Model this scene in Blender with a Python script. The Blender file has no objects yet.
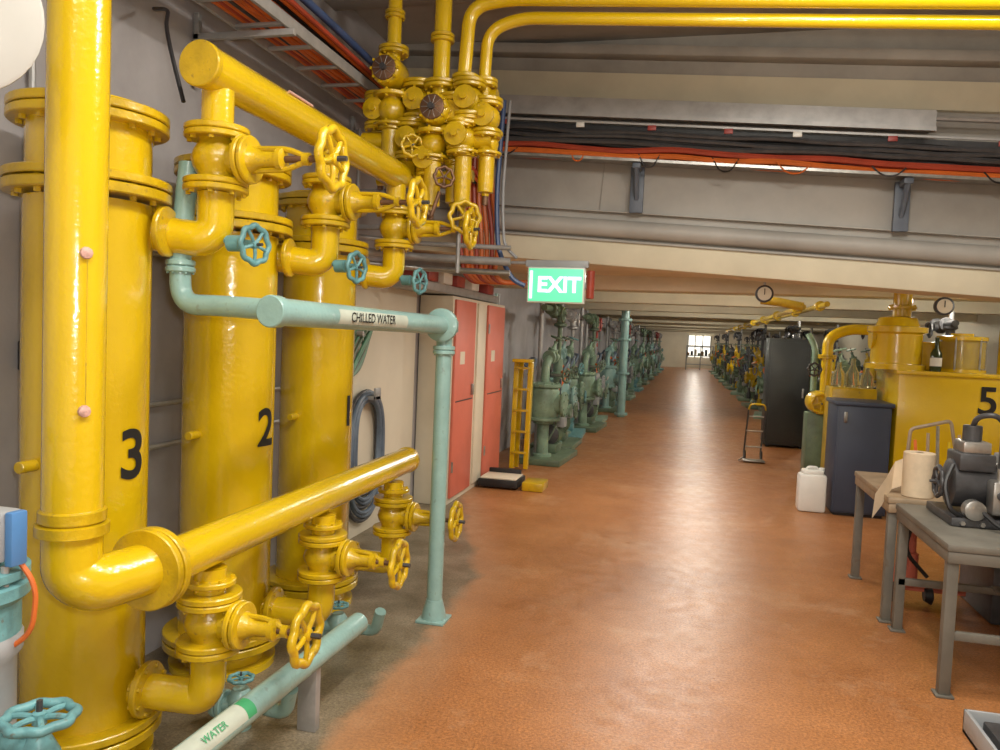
import bpy, bmesh, math, random
from mathutils import Matrix, Vector
random.seed(7)
V=Vector
sc=bpy.context.scene
try:
    sc.view_settings.view_transform='Standard'
except Exception: pass

# ------------------------------------------------------------ materials
def newmat(name):
    m=bpy.data.materials.new(name); m.use_nodes=True
    nt=m.node_tree; b=nt.nodes['Principled BSDF']
    return m,nt,b
def paint(name,col,rough=.35,var=.25,scale=6,metal=0,bump=.05,col2=None,coat=0,bscale=60,dirt=0.0,emis=0):
    m,nt,b=newmat(name); N=nt.nodes; L=nt.links
    tc=N.new('ShaderNodeTexCoord')
    n=N.new('ShaderNodeTexNoise'); n.inputs['Scale'].default_value=scale; n.inputs['Detail'].default_value=6; n.inputs['Roughness'].default_value=.6
    L.new(tc.outputs['Object'],n.inputs['Vector'])
    r=N.new('ShaderNodeValToRGB')
    c=V(col); c2=V(col2) if col2 else c*(1-var)
    r.color_ramp.elements[0].position=.3; r.color_ramp.elements[1].position=.62
    r.color_ramp.elements[0].color=(*c2,1); r.color_ramp.elements[1].color=(*c,1)
    L.new(n.outputs['Fac'],r.inputs['Fac'])
    out=r.outputs['Color']
    if dirt>0:
        n3=N.new('ShaderNodeTexNoise'); n3.inputs['Scale'].default_value=scale*4; n3.inputs['Detail'].default_value=8
        L.new(tc.outputs['Object'],n3.inputs['Vector'])
        r3=N.new('ShaderNodeValToRGB'); r3.color_ramp.elements[0].position=.62; r3.color_ramp.elements[1].position=.72
        r3.color_ramp.elements[0].color=(0,0,0,1); r3.color_ramp.elements[1].color=(dirt,dirt,dirt,1)
        L.new(n3.outputs['Fac'],r3.inputs['Fac'])
        mx=N.new('ShaderNodeMixRGB'); mx.inputs['Color2'].default_value=(.12,.08,.04,1)
        L.new(r3.outputs['Color'],mx.inputs['Fac']); L.new(out,mx.inputs['Color1']); out=mx.outputs['Color']
    L.new(out,b.inputs['Base Color'])
    b.inputs['Roughness'].default_value=rough; b.inputs['Metallic'].default_value=metal
    b.inputs['Coat Weight'].default_value=coat; b.inputs['Coat Roughness'].default_value=.08
    if bump:
        n2=N.new('ShaderNodeTexNoise'); n2.inputs['Scale'].default_value=bscale; n2.inputs['Detail'].default_value=4
        L.new(tc.outputs['Object'],n2.inputs['Vector'])
        bp=N.new('ShaderNodeBump'); bp.inputs['Strength'].default_value=bump; bp.inputs['Distance'].default_value=.01
        L.new(n2.outputs['Fac'],bp.inputs['Height']); L.new(bp.outputs['Normal'],b.inputs['Normal'])
        if coat: L.new(bp.outputs['Normal'],b.inputs['Coat Normal'])
    if emis:
        L.new(out,b.inputs['Emission Color']); b.inputs['Emission Strength'].default_value=emis
    return m
def emit(name,col,s):
    m,nt,b=newmat(name)
    b.inputs['Base Color'].default_value=(*col,1); b.inputs['Emission Color'].default_value=(*col,1); b.inputs['Emission Strength'].default_value=s
    return m
YEL=paint('yellow_gloss_paint',(.70,.475,.005),.22,.08,2.5,bump=.18,coat=1.0,bscale=42)
YELD=paint('yellow_cast_paint',(.65,.43,.005),.32,.36,9,bump=.3,coat=.6,bscale=45,dirt=.5)
CYAN=paint('pale_cyan_paint',(.28,.47,.45),.32,.2,7,bump=.15,coat=.3,dirt=.35)
CYAND=paint('cyan_wheel_paint',(.15,.36,.39),.4,.4,15,bump=.2,dirt=.6)
GRN=paint('grey_green_paint',(.25,.38,.28),.4,.45,6,bump=.2,dirt=.5)
GRND=paint('dark_green_machine',(.13,.19,.12),.4,.45,6,bump=.2,dirt=.5)
RED=paint('red_door_paint',(.68,.18,.12),.5,.12,3,bump=.03)
REDV=paint('red_valve_paint',(.36,.05,.04),.45,.3,8)
RUST=paint('rusty_stem',(.22,.12,.07),.45,.5,20,metal=.5,bump=.2)
STEEL=paint('worn_steel',(.45,.44,.42),.35,.4,12,metal=.8)
GALV=paint('galvanised',(.42,.42,.42),.45,.25,8,metal=.3)
DARK=paint('dark_metal',(.06,.06,.065),.4,.4,12,bump=.1)
BLACK=paint('black_rubber',(.015,.015,.017),.5,.3,10)
MARK=paint('marking_black',(.01,.01,.01),.6,.2,10,bump=0)
NAVY=paint('navy_cabinet_paint',(.040,.054,.090),.45,.2,3,bump=.03)
BLKP=paint('black_panel_paint',(.03,.035,.035),.5,.3,2,bump=.03)
BLUE=paint('blue_plastic',(.08,.22,.48),.35,.2,5)
GREY=paint('grey_box_paint',(.36,.38,.40),.4,.15,4)
BENCH=paint('bench_grey_paint',(.17,.16,.135),.5,.35,5,bump=.08,dirt=.6)
WOOD=paint('bench_edge_wood',(.34,.25,.16),.5,.35,8)
CARD=paint('cardboard',(.42,.28,.15),.8,.2,8)
WHITE=paint('white_plastic',(.78,.79,.76),.35,.1,4,bump=.02)
LAMPW=paint('white_enamel',(.50,.50,.47),.35,.1,4,bump=.02)
CREAM=paint('cream_panel_paint',(.74,.68,.54),.5,.12,2,bump=.03)
TAG=paint('pipe_tag_cream',(.50,.55,.47),.5,.15,12,bump=.0)
PAPER=paint('paper_roll',(.68,.55,.39),.8,.12,20,bump=.1)
ORNG=paint('orange_cable',(.74,.17,.03),.4,.3,5)
RCAB=paint('red_cable',(.42,.06,.03),.4,.3,5)
HOSE=paint('blue_grey_hose',(.14,.19,.26),.4,.3,12)
GHOSE=paint('green_hose',(.12,.30,.18),.45,.3,8)
BTUBE=paint('blue_tube',(.05,.10,.25),.35,.3,8)
BRACK=paint('bracket_blue_grey',(.13,.16,.21),.45,.25,8)
PINK=paint('pink_primer',(.70,.42,.36),.6,.5,90)
LABELG=paint('green_label',(.05,.35,.15),.5,.1,5,bump=0)
BROWN=paint('brown_bottle',(.03,.05,.02),.12,.2,5,bump=0)
EXITG=emit('exit_green',(.12,.70,.38),.9)
EXITW=emit('exit_white',(.8,1,.86),1.2)
GLASS,nt_,b_=newmat('clear_glass'); b_.inputs['Base Color'].default_value=(.85,.85,.6,1); b_.inputs['Roughness'].default_value=.08; b_.inputs['Transmission Weight'].default_value=.85; b_.inputs['IOR'].default_value=1.2
WALLG=paint('wall_grey_concrete',(.42,.405,.42),.8,.32,1.5,bump=.15,bscale=30)
WALLC=paint('wall_cream_paint',(.74,.69,.56),.75,.12,1.2,bump=.05)
CEILG=paint('ceiling_concrete',(.42,.395,.355),.85,.42,1.2,bump=.2,bscale=25)
CEILC=paint('ceiling_cream',(.72,.66,.50),.8,.2,1.2,bump=.05)
FACE=paint('bulkhead_panel',(.42,.405,.375),.5,.30,1.3,bump=.08,bscale=20)

def floormat():
    m,nt,b=newmat('floor_epoxy'); N=nt.nodes; L=nt.links
    tc=N.new('ShaderNodeTexCoord'); sx=N.new('ShaderNodeSeparateXYZ'); L.new(tc.outputs['Object'],sx.inputs[0])
    def noise(s,d=6,rough=.6):
        n=N.new('ShaderNodeTexNoise'); n.inputs['Scale'].default_value=s; n.inputs['Detail'].default_value=d; n.inputs['Roughness'].default_value=rough
        L.new(tc.outputs['Object'],n.inputs['Vector']); return n.outputs['Fac']
    def ramp(f,p0,c0,p1,c1):
        r=N.new('ShaderNodeValToRGB'); r.color_ramp.elements[0].position=p0; r.color_ramp.elements[0].color=(*c0,1)
        r.color_ramp.elements[1].position=p1; r.color_ramp.elements[1].color=(*c1,1); L.new(f,r.inputs['Fac']); return r.outputs['Color']
    def math_(op,a,bv,c=None):
        n=N.new('ShaderNodeMath'); n.operation=op
        for i,x in enumerate((a,bv)):
            if isinstance(x,(int,float)): n.inputs[i].default_value=x
            else: L.new(x,n.inputs[i])
        return n.outputs[0]
    def mix(f,a,bb,mode='MIX'):
        n=N.new('ShaderNodeMixRGB'); n.blend_type=mode
        for k,x in (('Fac',f),('Color1',a),('Color2',bb)):
            if isinstance(x,(int,float)): n.inputs[k].default_value=x
            elif isinstance(x,tuple): n.inputs[k].default_value=(*x,1)
            else: L.new(x,n.inputs[k])
        return n.outputs[0]
    red=ramp(noise(1.6,8,.65),.3,(.33,.13,.042),.7,(.47,.205,.075))
    speck=ramp(noise(75,4,.85),.38,(.58,.56,.54),.62,(1.22,1.22,1.22))
    red=mix(1,red,speck,'MULTIPLY')
    scuff=ramp(noise(1.1,10,.78),.53,(0,0,0),.74,(.6,.6,.6))
    red=mix(scuff,red,(.56,.37,.23))
    con=ramp(noise(3,8),.3,(.13,.105,.06),.7,(.30,.25,.18))
    con=mix(1,con,speck,'MULTIPLY')
    e=math_('ADD',sx.outputs['X'],1.33)
    nn=math_('MULTIPLY',math_('SUBTRACT',noise(2.2,8,.7),.5),.30)
    far=math_('MULTIPLY',math_('MAXIMUM',math_('SUBTRACT',sx.outputs['Y'],4.9),0),.35)
    e=math_('ADD',math_('ADD',e,nn),far)
    f=ramp(e,0.0,(0,0,0),.09,(1,1,1))
    edge=ramp(e,.0,(.5,.5,.5),.35,(0,0,0))
    red=mix(edge,red,(.42,.27,.17))
    col=mix(f,con,red)
    L.new(col,b.inputs['Base Color'])
    rr=ramp(noise(9,8,.7),.3,(.27,.27,.27),.7,(.46,.46,.46)); L.new(rr,b.inputs['Roughness'])
    bp=N.new('ShaderNodeBump'); bp.inputs['Strength'].default_value=.32; bp.inputs['Distance'].default_value=.004
    L.new(noise(90,4,.7),bp.inputs['Height']); L.new(bp.outputs['Normal'],b.inputs['Normal'])
    return m
FLOOR=floormat()

# ------------------------------------------------------------ mesh builder
def frame(axis):
    a=V(axis).normalized()
    u=a.cross(V((0,0,1)))
    if u.length<1e-3: u=V((1,0,0))
    u.normalize(); w=a.cross(u); return a,u,w
class M:
    def __init__(s,name):
        s.name=name; s.bm=bmesh.new(); s.mats=[]
    def mi(s,m):
        if m not in s.mats: s.mats.append(m)
        return s.mats.index(m)
    def rings(s,rs,mat,cap0=True,cap1=True,closed=False):
        k=s.mi(mat); R=[[s.bm.verts.new(p) for p in r] for r in rs]; n=len(R[0])
        rng=range(len(R) if closed else len(R)-1)
        for i in rng:
            A=R[i];B=R[(i+1)%len(R)]
            for j in range(n):
                f=s.bm.faces.new((A[j],A[(j+1)%n],B[(j+1)%n],B[j])); f.material_index=k; f.smooth=True
        if not closed:
            if cap0: f=s.bm.faces.new(R[0][::-1]); f.material_index=k; f.smooth=True
            if cap1: f=s.bm.faces.new(R[-1]); f.material_index=k; f.smooth=True
    def lathe(s,o,axis,prof,mat,seg=24,cap=True):
        a,u,w=frame(axis); o=V(o)
        s.rings([[o+a*h+(u*math.cos(2*math.pi*j/seg)+w*math.sin(2*math.pi*j/seg))*max(r,.0005) for j in range(seg)] for h,r in prof],mat,cap,cap)
    def cyl(s,a,b,r,mat,r2=None,seg=20,ch=0):
        a=V(a);b=V(b);h=(b-a).length
        r2=r if r2 is None else r2
        if ch: pr=[(0,r-ch),(ch,r),(h-ch,r2),(h,r2-ch)]
        else: pr=[(0,r),(h,r2)]
        s.lathe(a,b-a,pr,mat,seg)
    def sph(s,c,r,mat,seg=16,sc=(1,1,1)):
        c=V(c);rs=[]
        for i in range(1,seg//2):
            th=math.pi*i/(seg//2)
            rs.append([c+V((sc[0]*r*math.sin(th)*math.cos(-2*math.pi*j/seg),sc[1]*r*math.sin(th)*math.sin(-2*math.pi*j/seg),sc[2]*r*math.cos(th))) for j in range(seg)])
        s.rings(rs,mat)
    def path(s,pts,bend,n=7):
        pts=[V(p) for p in pts]; out=[pts[0]]
        for i in range(1,len(pts)-1):
            p=pts[i];d0=(pts[i-1]-p);d1=(pts[i+1]-p)
            L=min(bend,d0.length*.49,d1.length*.49)
            a=p+d0.normalized()*L;b=p+d1.normalized()*L
            for k in range(n+1):
                t=k/n; out.append(a*(1-t)**2+p*2*t*(1-t)+b*t*t)
        out.append(pts[-1]); return out
    def tube(s,pts,r,mat,bend=.1,seg=14,n=7,closed=False):
        P=s.path(pts,bend,n) if (bend and not closed) else [V(p) for p in pts]
        m=len(P); rs=[];u=None
        for i in range(m):
            if closed: t=(P[(i+1)%m]-P[i-1])
            else: t=(P[min(i+1,m-1)]-P[max(i-1,0)])
            if t.length<1e-7: t=V((0,0,1))
            t.normalize()
            if u is None: _,u,_w=frame(t)
            u=(u-t*u.dot(t)); 
            if u.length<1e-5: _,u,_w=frame(t)
            u.normalize(); w=t.cross(u)
            rs.append([P[i]+(u*math.cos(2*math.pi*j/seg)+w*math.sin(2*math.pi*j/seg))*r for j in range(seg)])
        s.rings(rs,mat,closed=closed)
    def box(s,lo,hi,mat,bev=.006,rot=None,piv=None):
        lo=V(lo);hi=V(hi);c=(lo+hi)/2;d=hi-lo
        mt=Matrix.Translation(c)@Matrix.Diagonal((d.x,d.y,d.z,1))
        if rot is not None:
            pv=V(piv) if piv else c
            mt=Matrix.Translation(pv)@rot.to_4x4()@Matrix.Translation(-pv)@mt
        g=bmesh.ops.create_cube(s.bm,size=1,matrix=mt); vs=g['verts']
        k=s.mi(mat); fs={f for v in vs for f in v.link_faces}
        for f in fs: f.material_index=k
        if bev and min(abs(d.x),abs(d.y),abs(d.z))>bev*2.5:
            es=list({e for v in vs for e in v.link_edges})
            bmesh.ops.bevel(s.bm,geom=es,offset=bev,segments=2,affect='EDGES',profile=.5,material=-1)
    def torus(s,c,axis,R,r,mat,seg=32,tseg=10,lobe=0,nl=6):
        a,u,w=frame(axis); c=V(c)
        s.tube([c+(u*math.cos(t)+w*math.sin(t))*(R*(1+lobe*math.cos(nl*t))) for t in [2*math.pi*i/seg for i in range(seg)]],r,mat,0,tseg,closed=True)
    def flange(s,c,axis,r,th,mat,bolts=8,br=None,seg=28):
        a,u,w=frame(axis); c=V(c); e=min(th*.2,.004)
        s.lathe(c-a*th/2,a,[(0,r-e),(e,r),(th-e,r),(th,r-e)],mat,seg)
        bz=r*.085 if br is None else br
        for i in range(bolts):
            t=2*math.pi*(i+.5)/bolts; p=c+(u*math.cos(t)+w*math.sin(t))*r*.84
            s.lathe(p-a*(th/2+bz*1.2),a,[(0,bz),(th+bz*2.4,bz)],mat,6)
    def fpair(s,c,axis,r,mat,bolts=8,th=.022):
        a=V(axis).normalized(); c=V(c)
        s.flange(c-a*(th*.55),axis,r,th,mat,bolts); s.flange(c+a*(th*.55),axis,r,th,mat,0)
    def wheel(s,c,axis,R,mat,sp=5,hub=DARK):
        a,u,w=frame(axis); c=V(c)
        s.torus(c,axis,R,R*.16,mat,48,10,.06,8)
        s.lathe(c-a*R*.2,a,[(0,R*.22),(R*.35,R*.22),(R*.4,R*.12)],mat,12)
        for i in range(sp):
            t=2*math.pi*i/sp+.3; d=u*math.cos(t)+w*math.sin(t)
            s.tube([c+d*R*.15,c+d*R*.5+a*R*.06,c+d*R],R*.10,mat,.02,8)
        s.lathe(c+a*R*.2,a,[(0,R*.1),(R*.35,R*.1)],hub,6)
    def valve(s,c,ax,stem,r,L,SL,wr,mat,wmat,body=1.25):
        c=V(c);a=V(ax).normalized();st=V(stem).normalized()
        s.lathe(c-a*L/2,a,[(0,r),(L*.2,r),(L*.35,r*body),(L*.5,r*(body+.12)),(L*.65,r*body),(L*.8,r),(L,r)],mat,24)
        s.fpair(c-a*L/2,a,r*1.75,mat); s.fpair(c+a*L/2,a,r*1.75,mat)
        s.lathe(c,st,[(0,r*.9),(r*1.5,r*.85),(r*1.7,r*.8)],mat,20)
        s.flange(c+st*r*1.75,st,r*1.35,.02,mat,6); s.flange(c+st*(r*1.75+.022),st,r*1.3,.018,mat,0)
        s.lathe(c+st*(r*1.75+.03),st,[(0,r*.8),(r*.7,r*.45),(r*1.5,r*.42),(r*1.6,r*.6),(r*1.9,r*.6),(r*2,r*.3)],mat,16)
        s.cyl(c+st*r*3,c+st*SL,r*.19,RUST,seg=10)
        for sg in (1,-1):
            s.tube([c+st*(r*2.2)+a*sg*r*.6,c+st*(SL*.62)+a*sg*r*.55,c+st*(SL*.78)+a*sg*r*.12],r*.16,mat,.03,8)
        s.lathe(c+st*SL*.76,st,[(0,r*.35),(r*.35,r*.35)],mat,12)
        s.wheel(c+st*SL,st,wr,wmat)
    def text(s,body,size,pos,xd,yd,mat,wrap=None,off=.01,ext=0):
        cu=bpy.data.curves.new('tmp','FONT'); cu.body=body; cu.size=size; cu.align_x='CENTER'; cu.align_y='CENTER'; cu.offset=size*off
        ob=bpy.data.objects.new('tmp',cu); bpy.context.collection.objects.link(ob)
        dg=bpy.context.evaluated_depsgraph_get(); me=bpy.data.meshes.new_from_object(ob.evaluated_get(dg))
        b=bmesh.new(); b.from_mesh(me)
        if wrap:
            x=-size
            while x<size:
                bmesh.ops.bisect_plane(b,geom=b.verts[:]+b.edges[:]+b.faces[:],plane_co=(x,0,0),plane_no=(1,0,0)); x+=size*.08
        k=s.mi(mat); mp={}
        xd=V(xd);yd=V(yd)
        for v in b.verts:
            if wrap:
                (cx,cy),r,a0,z=wrap; an=a0+v.co.x/r
                p=V((cx+r*math.cos(an),cy+r*math.sin(an),z+v.co.y))
            else: p=V(pos)+xd*v.co.x+yd*v.co.y
            mp[v]=s.bm.verts.new(p)
        for f in b.faces:
            try: nf=s.bm.faces.new([mp[v] for v in f.verts]); nf.material_index=k
            except ValueError: pass
        b.free(); bpy.data.objects.remove(ob); bpy.data.curves.remove(cu); bpy.data.meshes.remove(me)
    def mesh(s):
        me=bpy.data.meshes.new(s.name); 
        bmesh.ops.recalc_face_normals(s.bm,faces=s.bm.faces[:])
        s.bm.to_mesh(me); s.bm.free()
        for m in s.mats: me.materials.append(m)
        try: me.set_sharp_from_angle(angle=math.radians(38))
        except Exception: pass
        return me
    def done(s,loc=(0,0,0),rot=None):
        me=s.mesh(); o=bpy.data.objects.new(s.name,me); bpy.context.collection.objects.link(o); o.location=loc
        if rot is not None: o.rotation_euler=rot
        return o
def inst(name,me,loc,rz=0,scale=(1,1,1)):
    o=bpy.data.objects.new(name,me); bpy.context.collection.objects.link(o); o.location=loc; o.rotation_euler=(0,0,rz); o.scale=scale; return o

# ------------------------------------------------------------ room shell
XL,XR,TB,TF=-2.45,4.8,-2.5,50
m=M('floor'); m.box((XL-.1,TB,-.1),(XR,TF,0),FLOOR,0); m.done()
m=M('wall_left'); m.box((XL-.1,TB,0),(XL,TF,4),WALLG,0)
m.done()
m=M('wall_panel_left'); m.box((XL,4.75,0),(XL+.015,6.7,2.0),WALLC,.004)
m.box((XL,3.2,2.0),(XL+.03,6.7,2.06),GALV,.004)
m.done()
m=M('wall_right'); m.box((XR,TB,0),(XR+.1,TF,4),WALLC,0); m.done()
m=M('wall_back'); m.box((XL-.1,TB-.1,0),(XR+.1,TB,4),WALLC,0); m.done()
m=M('wall_front'); m.box((XL-.1,TF,0),(XR+.1,TF+.1,4),WALLC,0); m.done()
m=M('window_1'); m.box((-.2,TF-.08,.7),(1.1,TF-.02,2.0),emit('bright_window',(1,.96,.86),1.5),0)
for x in (-.22,.2,.65,1.12): m.box((x-.03,TF-.12,.65),(x+.03,TF-.02,2.03),GREY,0)
m.box((-.2,TF-.12,1.3),(1.1,TF-.06,1.36),GREY,0)
m.done()
m=M('storage_rack')
for x in (-.3,.5,1.2):
    m.box((x,46.5,0),(x+.05,46.55,1.4),GREY,.005); m.box((x,47,0),(x+.05,47.05,1.4),GREY,.005)
for z in (.3,.8,1.38): m.box((-.3,46.5,z),(1.25,47.05,z+.04),GREY,.005)
for i in range(7): m.box((-.25+i*.2,46.55,.84),(-.10+i*.2,46.9,.84+.15+.1*(i%3)),(CARD,NAVY,CREAM,GRN)[i%4],.01)
m.done()
m=M('ceiling'); m.box((XL-.1,TB,3.85),(XR+.1,6.3,3.95),CEILG,0)
for t in (1.5,4.75): m.box((XL,t,3.72),(XR,t+.18,3.86),CEILG,.01)
m.done()
m=M('ceiling_far'); m.box((XL-.1,6.25,2.32),(XR+.1,TF,2.42),CEILC,0)
BE=[]
t=9.0
while t<48:
    m.box((XL,t,2.16),(XR,t+.3,2.33),CEILC,.01); BE.append(t); t+=3.1
m.done()
m=M('wall_bulkhead'); x1=6.0
m.box((-2.9,6.02,3.42),(x1,6.3,4.3),CEILG,0)
m.box((-2.9,5.90,3.66),(x1,6.05,3.74),CEILG,.02)
m.box((-2.9,6.0,3.36),(x1,6.3,3.56),CEILC,.008)
m.box((-2.9,6.04,2.30),(x1,6.3,3.40),FACE,0)
m.tube([(-2.9,6.03,2.40),(x1,6.03,2.40)],.07,FACE,0,20)
m.box((-2.9,6.00,2.30),(x1,6.05,2.315),FACE,.002)
m.box((-2.9,5.995,2.52),(x1,6.045,2.53),FACE,.002)
m.box((-2.9,6.02,2.12),(x1,6.35,2.31),CEILC,.01)
for i in range(4):
    m.box((-.9+i*2.1,6.03,2.53),(-.895+i*2.1,6.045,3.0),CEILG,0)
bo=m.done()
for v in bo.data.vertices: v.co.x+=1.56
bo.rotation_euler=(0,.062,0); bo.location=(-1.56,0,.09)

def tiltz(x): return -.066*(x+1.56)
def ptilt(x,y,z): return (x,y,z+tiltz(x))
m=M('metal_trunking')
xx0,xx1=-1.6,1.5
for y0,y1,z0,z1 in ((5.80,5.98,3.30,3.41),(5.78,5.82,3.27,3.30)):
    k=m.mi(GALV)
    vs=[m.bm.verts.new(ptilt(x,y,z)) for x in (xx0,xx1) for (y,z) in ((y0,z0),(y1,z0),(y1,z1),(y0,z1))]
    for q in ((0,1,2,3),(7,6,5,4),(0,4,5,1),(1,5,6,2),(2,6,7,3),(3,7,4,0)):
        f=m.bm.faces.new([vs[i] for i in q]); f.material_index=k
m.tube([ptilt(1.5,5.88,3.38),ptilt(4.7,5.88,3.38)],.02,GALV,0,8)
m.done()
m=M('cable_tray')
def slab(y0,y1,z0,z1,xa,xb,mt):
    k=m.mi(mt)
    vs=[m.bm.verts.new(ptilt(x,y,z)) for x in (xa,xb) for (y,z) in ((y0,z0),(y1,z0),(y1,z1),(y0,z1))]
    for q in ((0,1,2,3),(7,6,5,4),(0,4,5,1),(1,5,6,2),(2,6,7,3),(3,7,4,0)):
        f=m.bm.faces.new([vs[i] for i in q]); f.material_index=k
slab(5.80,5.975,2.975,2.985,-2.3,4.7,STEEL); slab(5.79,5.80,2.965,2.985,-2.3,4.7,STEEL); slab(5.79,5.80,3.225,3.240,-2.3,4.7,GALV)
slab(5.965,5.975,2.985,3.26,-2.3,4.7,DARK)
for k in range(24):
    row=k//5; y=5.82+.14*(k%5)/5; z=3.008+.042*row
    mt=(ORNG,RCAB,ORNG,ORNG,RCAB)[k%5] if row==0 else (DARK,BLACK,DARK,BLACK,GREY if row==3 else DARK)[k%5]
    if k in (5,): mt=RCAB
    pts=[ptilt(-2.3+.35*j,y+random.uniform(-.012,.012),z+random.uniform(-.018,.018)) for j in range(21)]
    m.tube(pts,.019+random.uniform(-.004,.006),mt,.1,7,2)
for i in range(10):
    x=-1.5+i*.55+random.uniform(-.1,.1); w=random.uniform(.05,.12); d=random.uniform(.03,.08)
    m.tube([ptilt(x-w,5.80,3.02),ptilt(x-w*.4,5.785,3.0-d),ptilt(x+w*.4,5.785,3.0-d),ptilt(x+w,5.80,3.02)],.006,(BLACK,ORNG,DARK)[i%3],.05,6,4)
    m.box((x-.02,5.785,3.19+tiltz(x)),(x+.04,5.80,3.225+tiltz(x)),WHITE if i%3==1 else REDV,.002)
m.done()
for x in (-.46,1.36):
    m=M('tray_bracket'); z=tiltz(x)
    m.box((x-.03,5.80,2.92+z),(x+.03,5.95,2.96+z),BRACK,.006); m.box((x-.05,5.95,2.62+z),(x+.05,5.985,2.96+z),BRACK,.004)
    m.tube([(x,5.82,2.93+z),(x,5.96,2.72+z)],.02,BRACK,0,6); m.done()

# ------------------------------------------------------------ tanks
TY=[2.34,3.22,4.10]; TX=-2.08
for i,ty in enumerate(TY):
    m=M('filter_tank')
    c=(TX,ty,0)
    m.lathe(c,(0,0,1),[(.0,.24),(.03,.24),(.03,.19),(.06,.19),(.10,.205),(2.0,.205)],YEL,56)
    m.flange((TX,ty,.12),(0,0,1),.268,.035,YELD,14,.012,40); m.flange((TX,ty,.16),(0,0,1),.268,.03,YELD,0,seg=40)
    m.flange((TX,ty,2.03),(0,0,1),.268,.035,YELD,14,.012,40); m.flange((TX,ty,2.07),(0,0,1),.268,.03,YELD,0,seg=40)
    m.lathe((TX,ty,2.06),(0,0,1),[(0,.2),(.22,.2)],YEL,40)
    m.flange((TX,ty,2.27),(0,0,1),.256,.03,YELD,14,.012,40); m.flange((TX,ty,2.305),(0,0,1),.256,.03,YELD,0,seg=40)
    m.lathe((TX,ty,2.32),(0,0,1),[(0,.2),(.02,.19),(.03,.12),(.035,.02)],YEL,32)
    m.text(str(3-i),.24,None,(1,0,0),(0,0,1),MARK,wrap=((TX,ty),.209,math.radians(-4),1.12),off=.02)
    m.cyl((TX-.02,ty-.19,1.1),(TX-.02,ty-.27,1.1),.02,YELD,ch=.003)
    T=ty+.21; vx=-1.72
    m.tube([(TX+.1,T-.10,1.92),(vx-.04,T-.02,1.90),(vx,T,1.94),(vx,T,2.07)],.066,YEL,.13,20,9)
    m.flange((TX+.23,T-.1,1.916),(1,.15,0),.09,.02,YELD,0)
    m.valve((vx,T,2.19),(0,0,1),(1,0,0),.066,.19,.46,.1,YELD,YELD)
    m.cyl((vx,T,2.29),(vx,T,2.44),.058,YEL)
    m.cyl((vx,T,1.92),(-1.63,T,1.89),.016,CYAND); m.lathe((-1.66,T,1.89),(1,0,0),[(0,.03),(.05,.03),(.06,.015),(.1,.012)],CYAND,12)
    m.wheel((-1.55,T-.01,1.885),(1,-.25,0),.066,CYAND)
    T=ty+.08; vx=-1.62
    m.tube([(TX+.1,T-.06,.27),(vx-.03,T,.25),(vx,T,.3),(vx,T,.44)],.062,YEL,.14,20,9)
    m.flange((TX+.24,T-.04,.268),(1,.1,0),.1,.025,YELD,8)
    m.valve((vx,T,.535),(0,0,1),(1,0,0),.064,.17,.38,.098,YELD,YELD)
    m.cyl((vx,T,.62),(vx,T,.73),.057,YEL)
    m.flange((vx,T,.68),(0,0,1),.09,.02,YELD,6)
    m.box((TX-.02,ty-.04,2.34),(TX+.02,ty+.04,2.40),YELD,.006)
    m.done()

m=M('yellow_header_pipe')
m.cyl((-1.72,2.45,2.5),(-1.72,4.35,2.5),.078,YEL,seg=32,ch=.004)
m.cyl((-1.72,2.43,2.5),(-1.72,2.46,2.5),.081,YELD,seg=32,ch=.004)
m.cyl((-1.66,2.95,2.558),(-1.66,3.15,2.558),.006,PINK)
m.done()
m=M('yellow_manifold_pipe')
m.cyl((-1.62,2.16,.81),(-1.65,4.47,.81),.075,YEL,seg=32,ch=.006)
m.cyl((-1.65,4.44,.81),(-1.65,4.48,.81),.079,YELD,seg=32,ch=.006)
m.flange((-1.63,2.13,.81),(.0,1,0),.13,.028,YELD,8,.011,36); m.flange((-1.635,2.10,.81),(.0,1,0),.13,.026,YELD,0,seg=36)
m.tube([(-1.75,1.92,1.02),(-1.75,1.92,.84),(-1.70,1.95,.80),(-1.64,2.12,.81)],.083,YEL,.12,28,12)
m.lathe((-1.75,1.92,.955),(0,0,1),[(0,.084),(.005,.1),(.035,.1),(.04,.084)],YELD,32)
m.lathe((-1.75,1.92,1.0),(0,0,1),[(0,.092),(.03,.092),(.035,.084)],YELD,32)
m.cyl((-1.75,1.92,.98),(-1.75,1.92,3.84),.083,YEL,seg=48)
for z in (1.33,1.78):
    m.lathe((-1.675,1.875,z),(.8,-.55,0),[(0,.018),(.010,.016),(.014,.006)],PINK,10)
m.tube([(-1.668,1.872,1.35),(-1.668,1.872,1.76)],.0016,YELD,0,6)
m.done()

# ------------------------------------------------------------ valve cluster
m=M('regulator_valve_cluster')
def reg(x,y,zt,zb,r=.045):
    h=zt-zb
    m.lathe((x,y,zb),(0,0,1),[(0,r*.45),(h*.05,r*.5),(h*.06,r*.95),(h*.62,r),(h*.63,r*1.3),(h*.68,r*1.3),(h*.70,r*.9),(h,r*.9)],YELD,24)
    m.flange((x,y,zb+h*.68),(0,0,1),r*1.8,.018,YELD,6); m.flange((x,y,zt),(0,0,1),r*1.9,.025,YELD,6)
    m.sph((x,y,zb+h*.84),r*1.45,YELD)
    m.cyl((x,y,zb-.05),(x,y,zb),r*.35,RUST)
for x,y,a,b,r in ((-1.80,4.4,2.98,2.44,.058),(-1.52,4.36,2.75,2.30,.052),(-1.42,4.46,2.72,2.34,.048),(-1.34,4.38,2.80,2.30,.05),(-1.62,4.5,2.74,2.38,.055),(-1.22,4.45,2.76,2.40,.048),(-1.90,4.5,2.85,2.5,.05)):
    reg(x,y,a,b,r)
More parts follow.
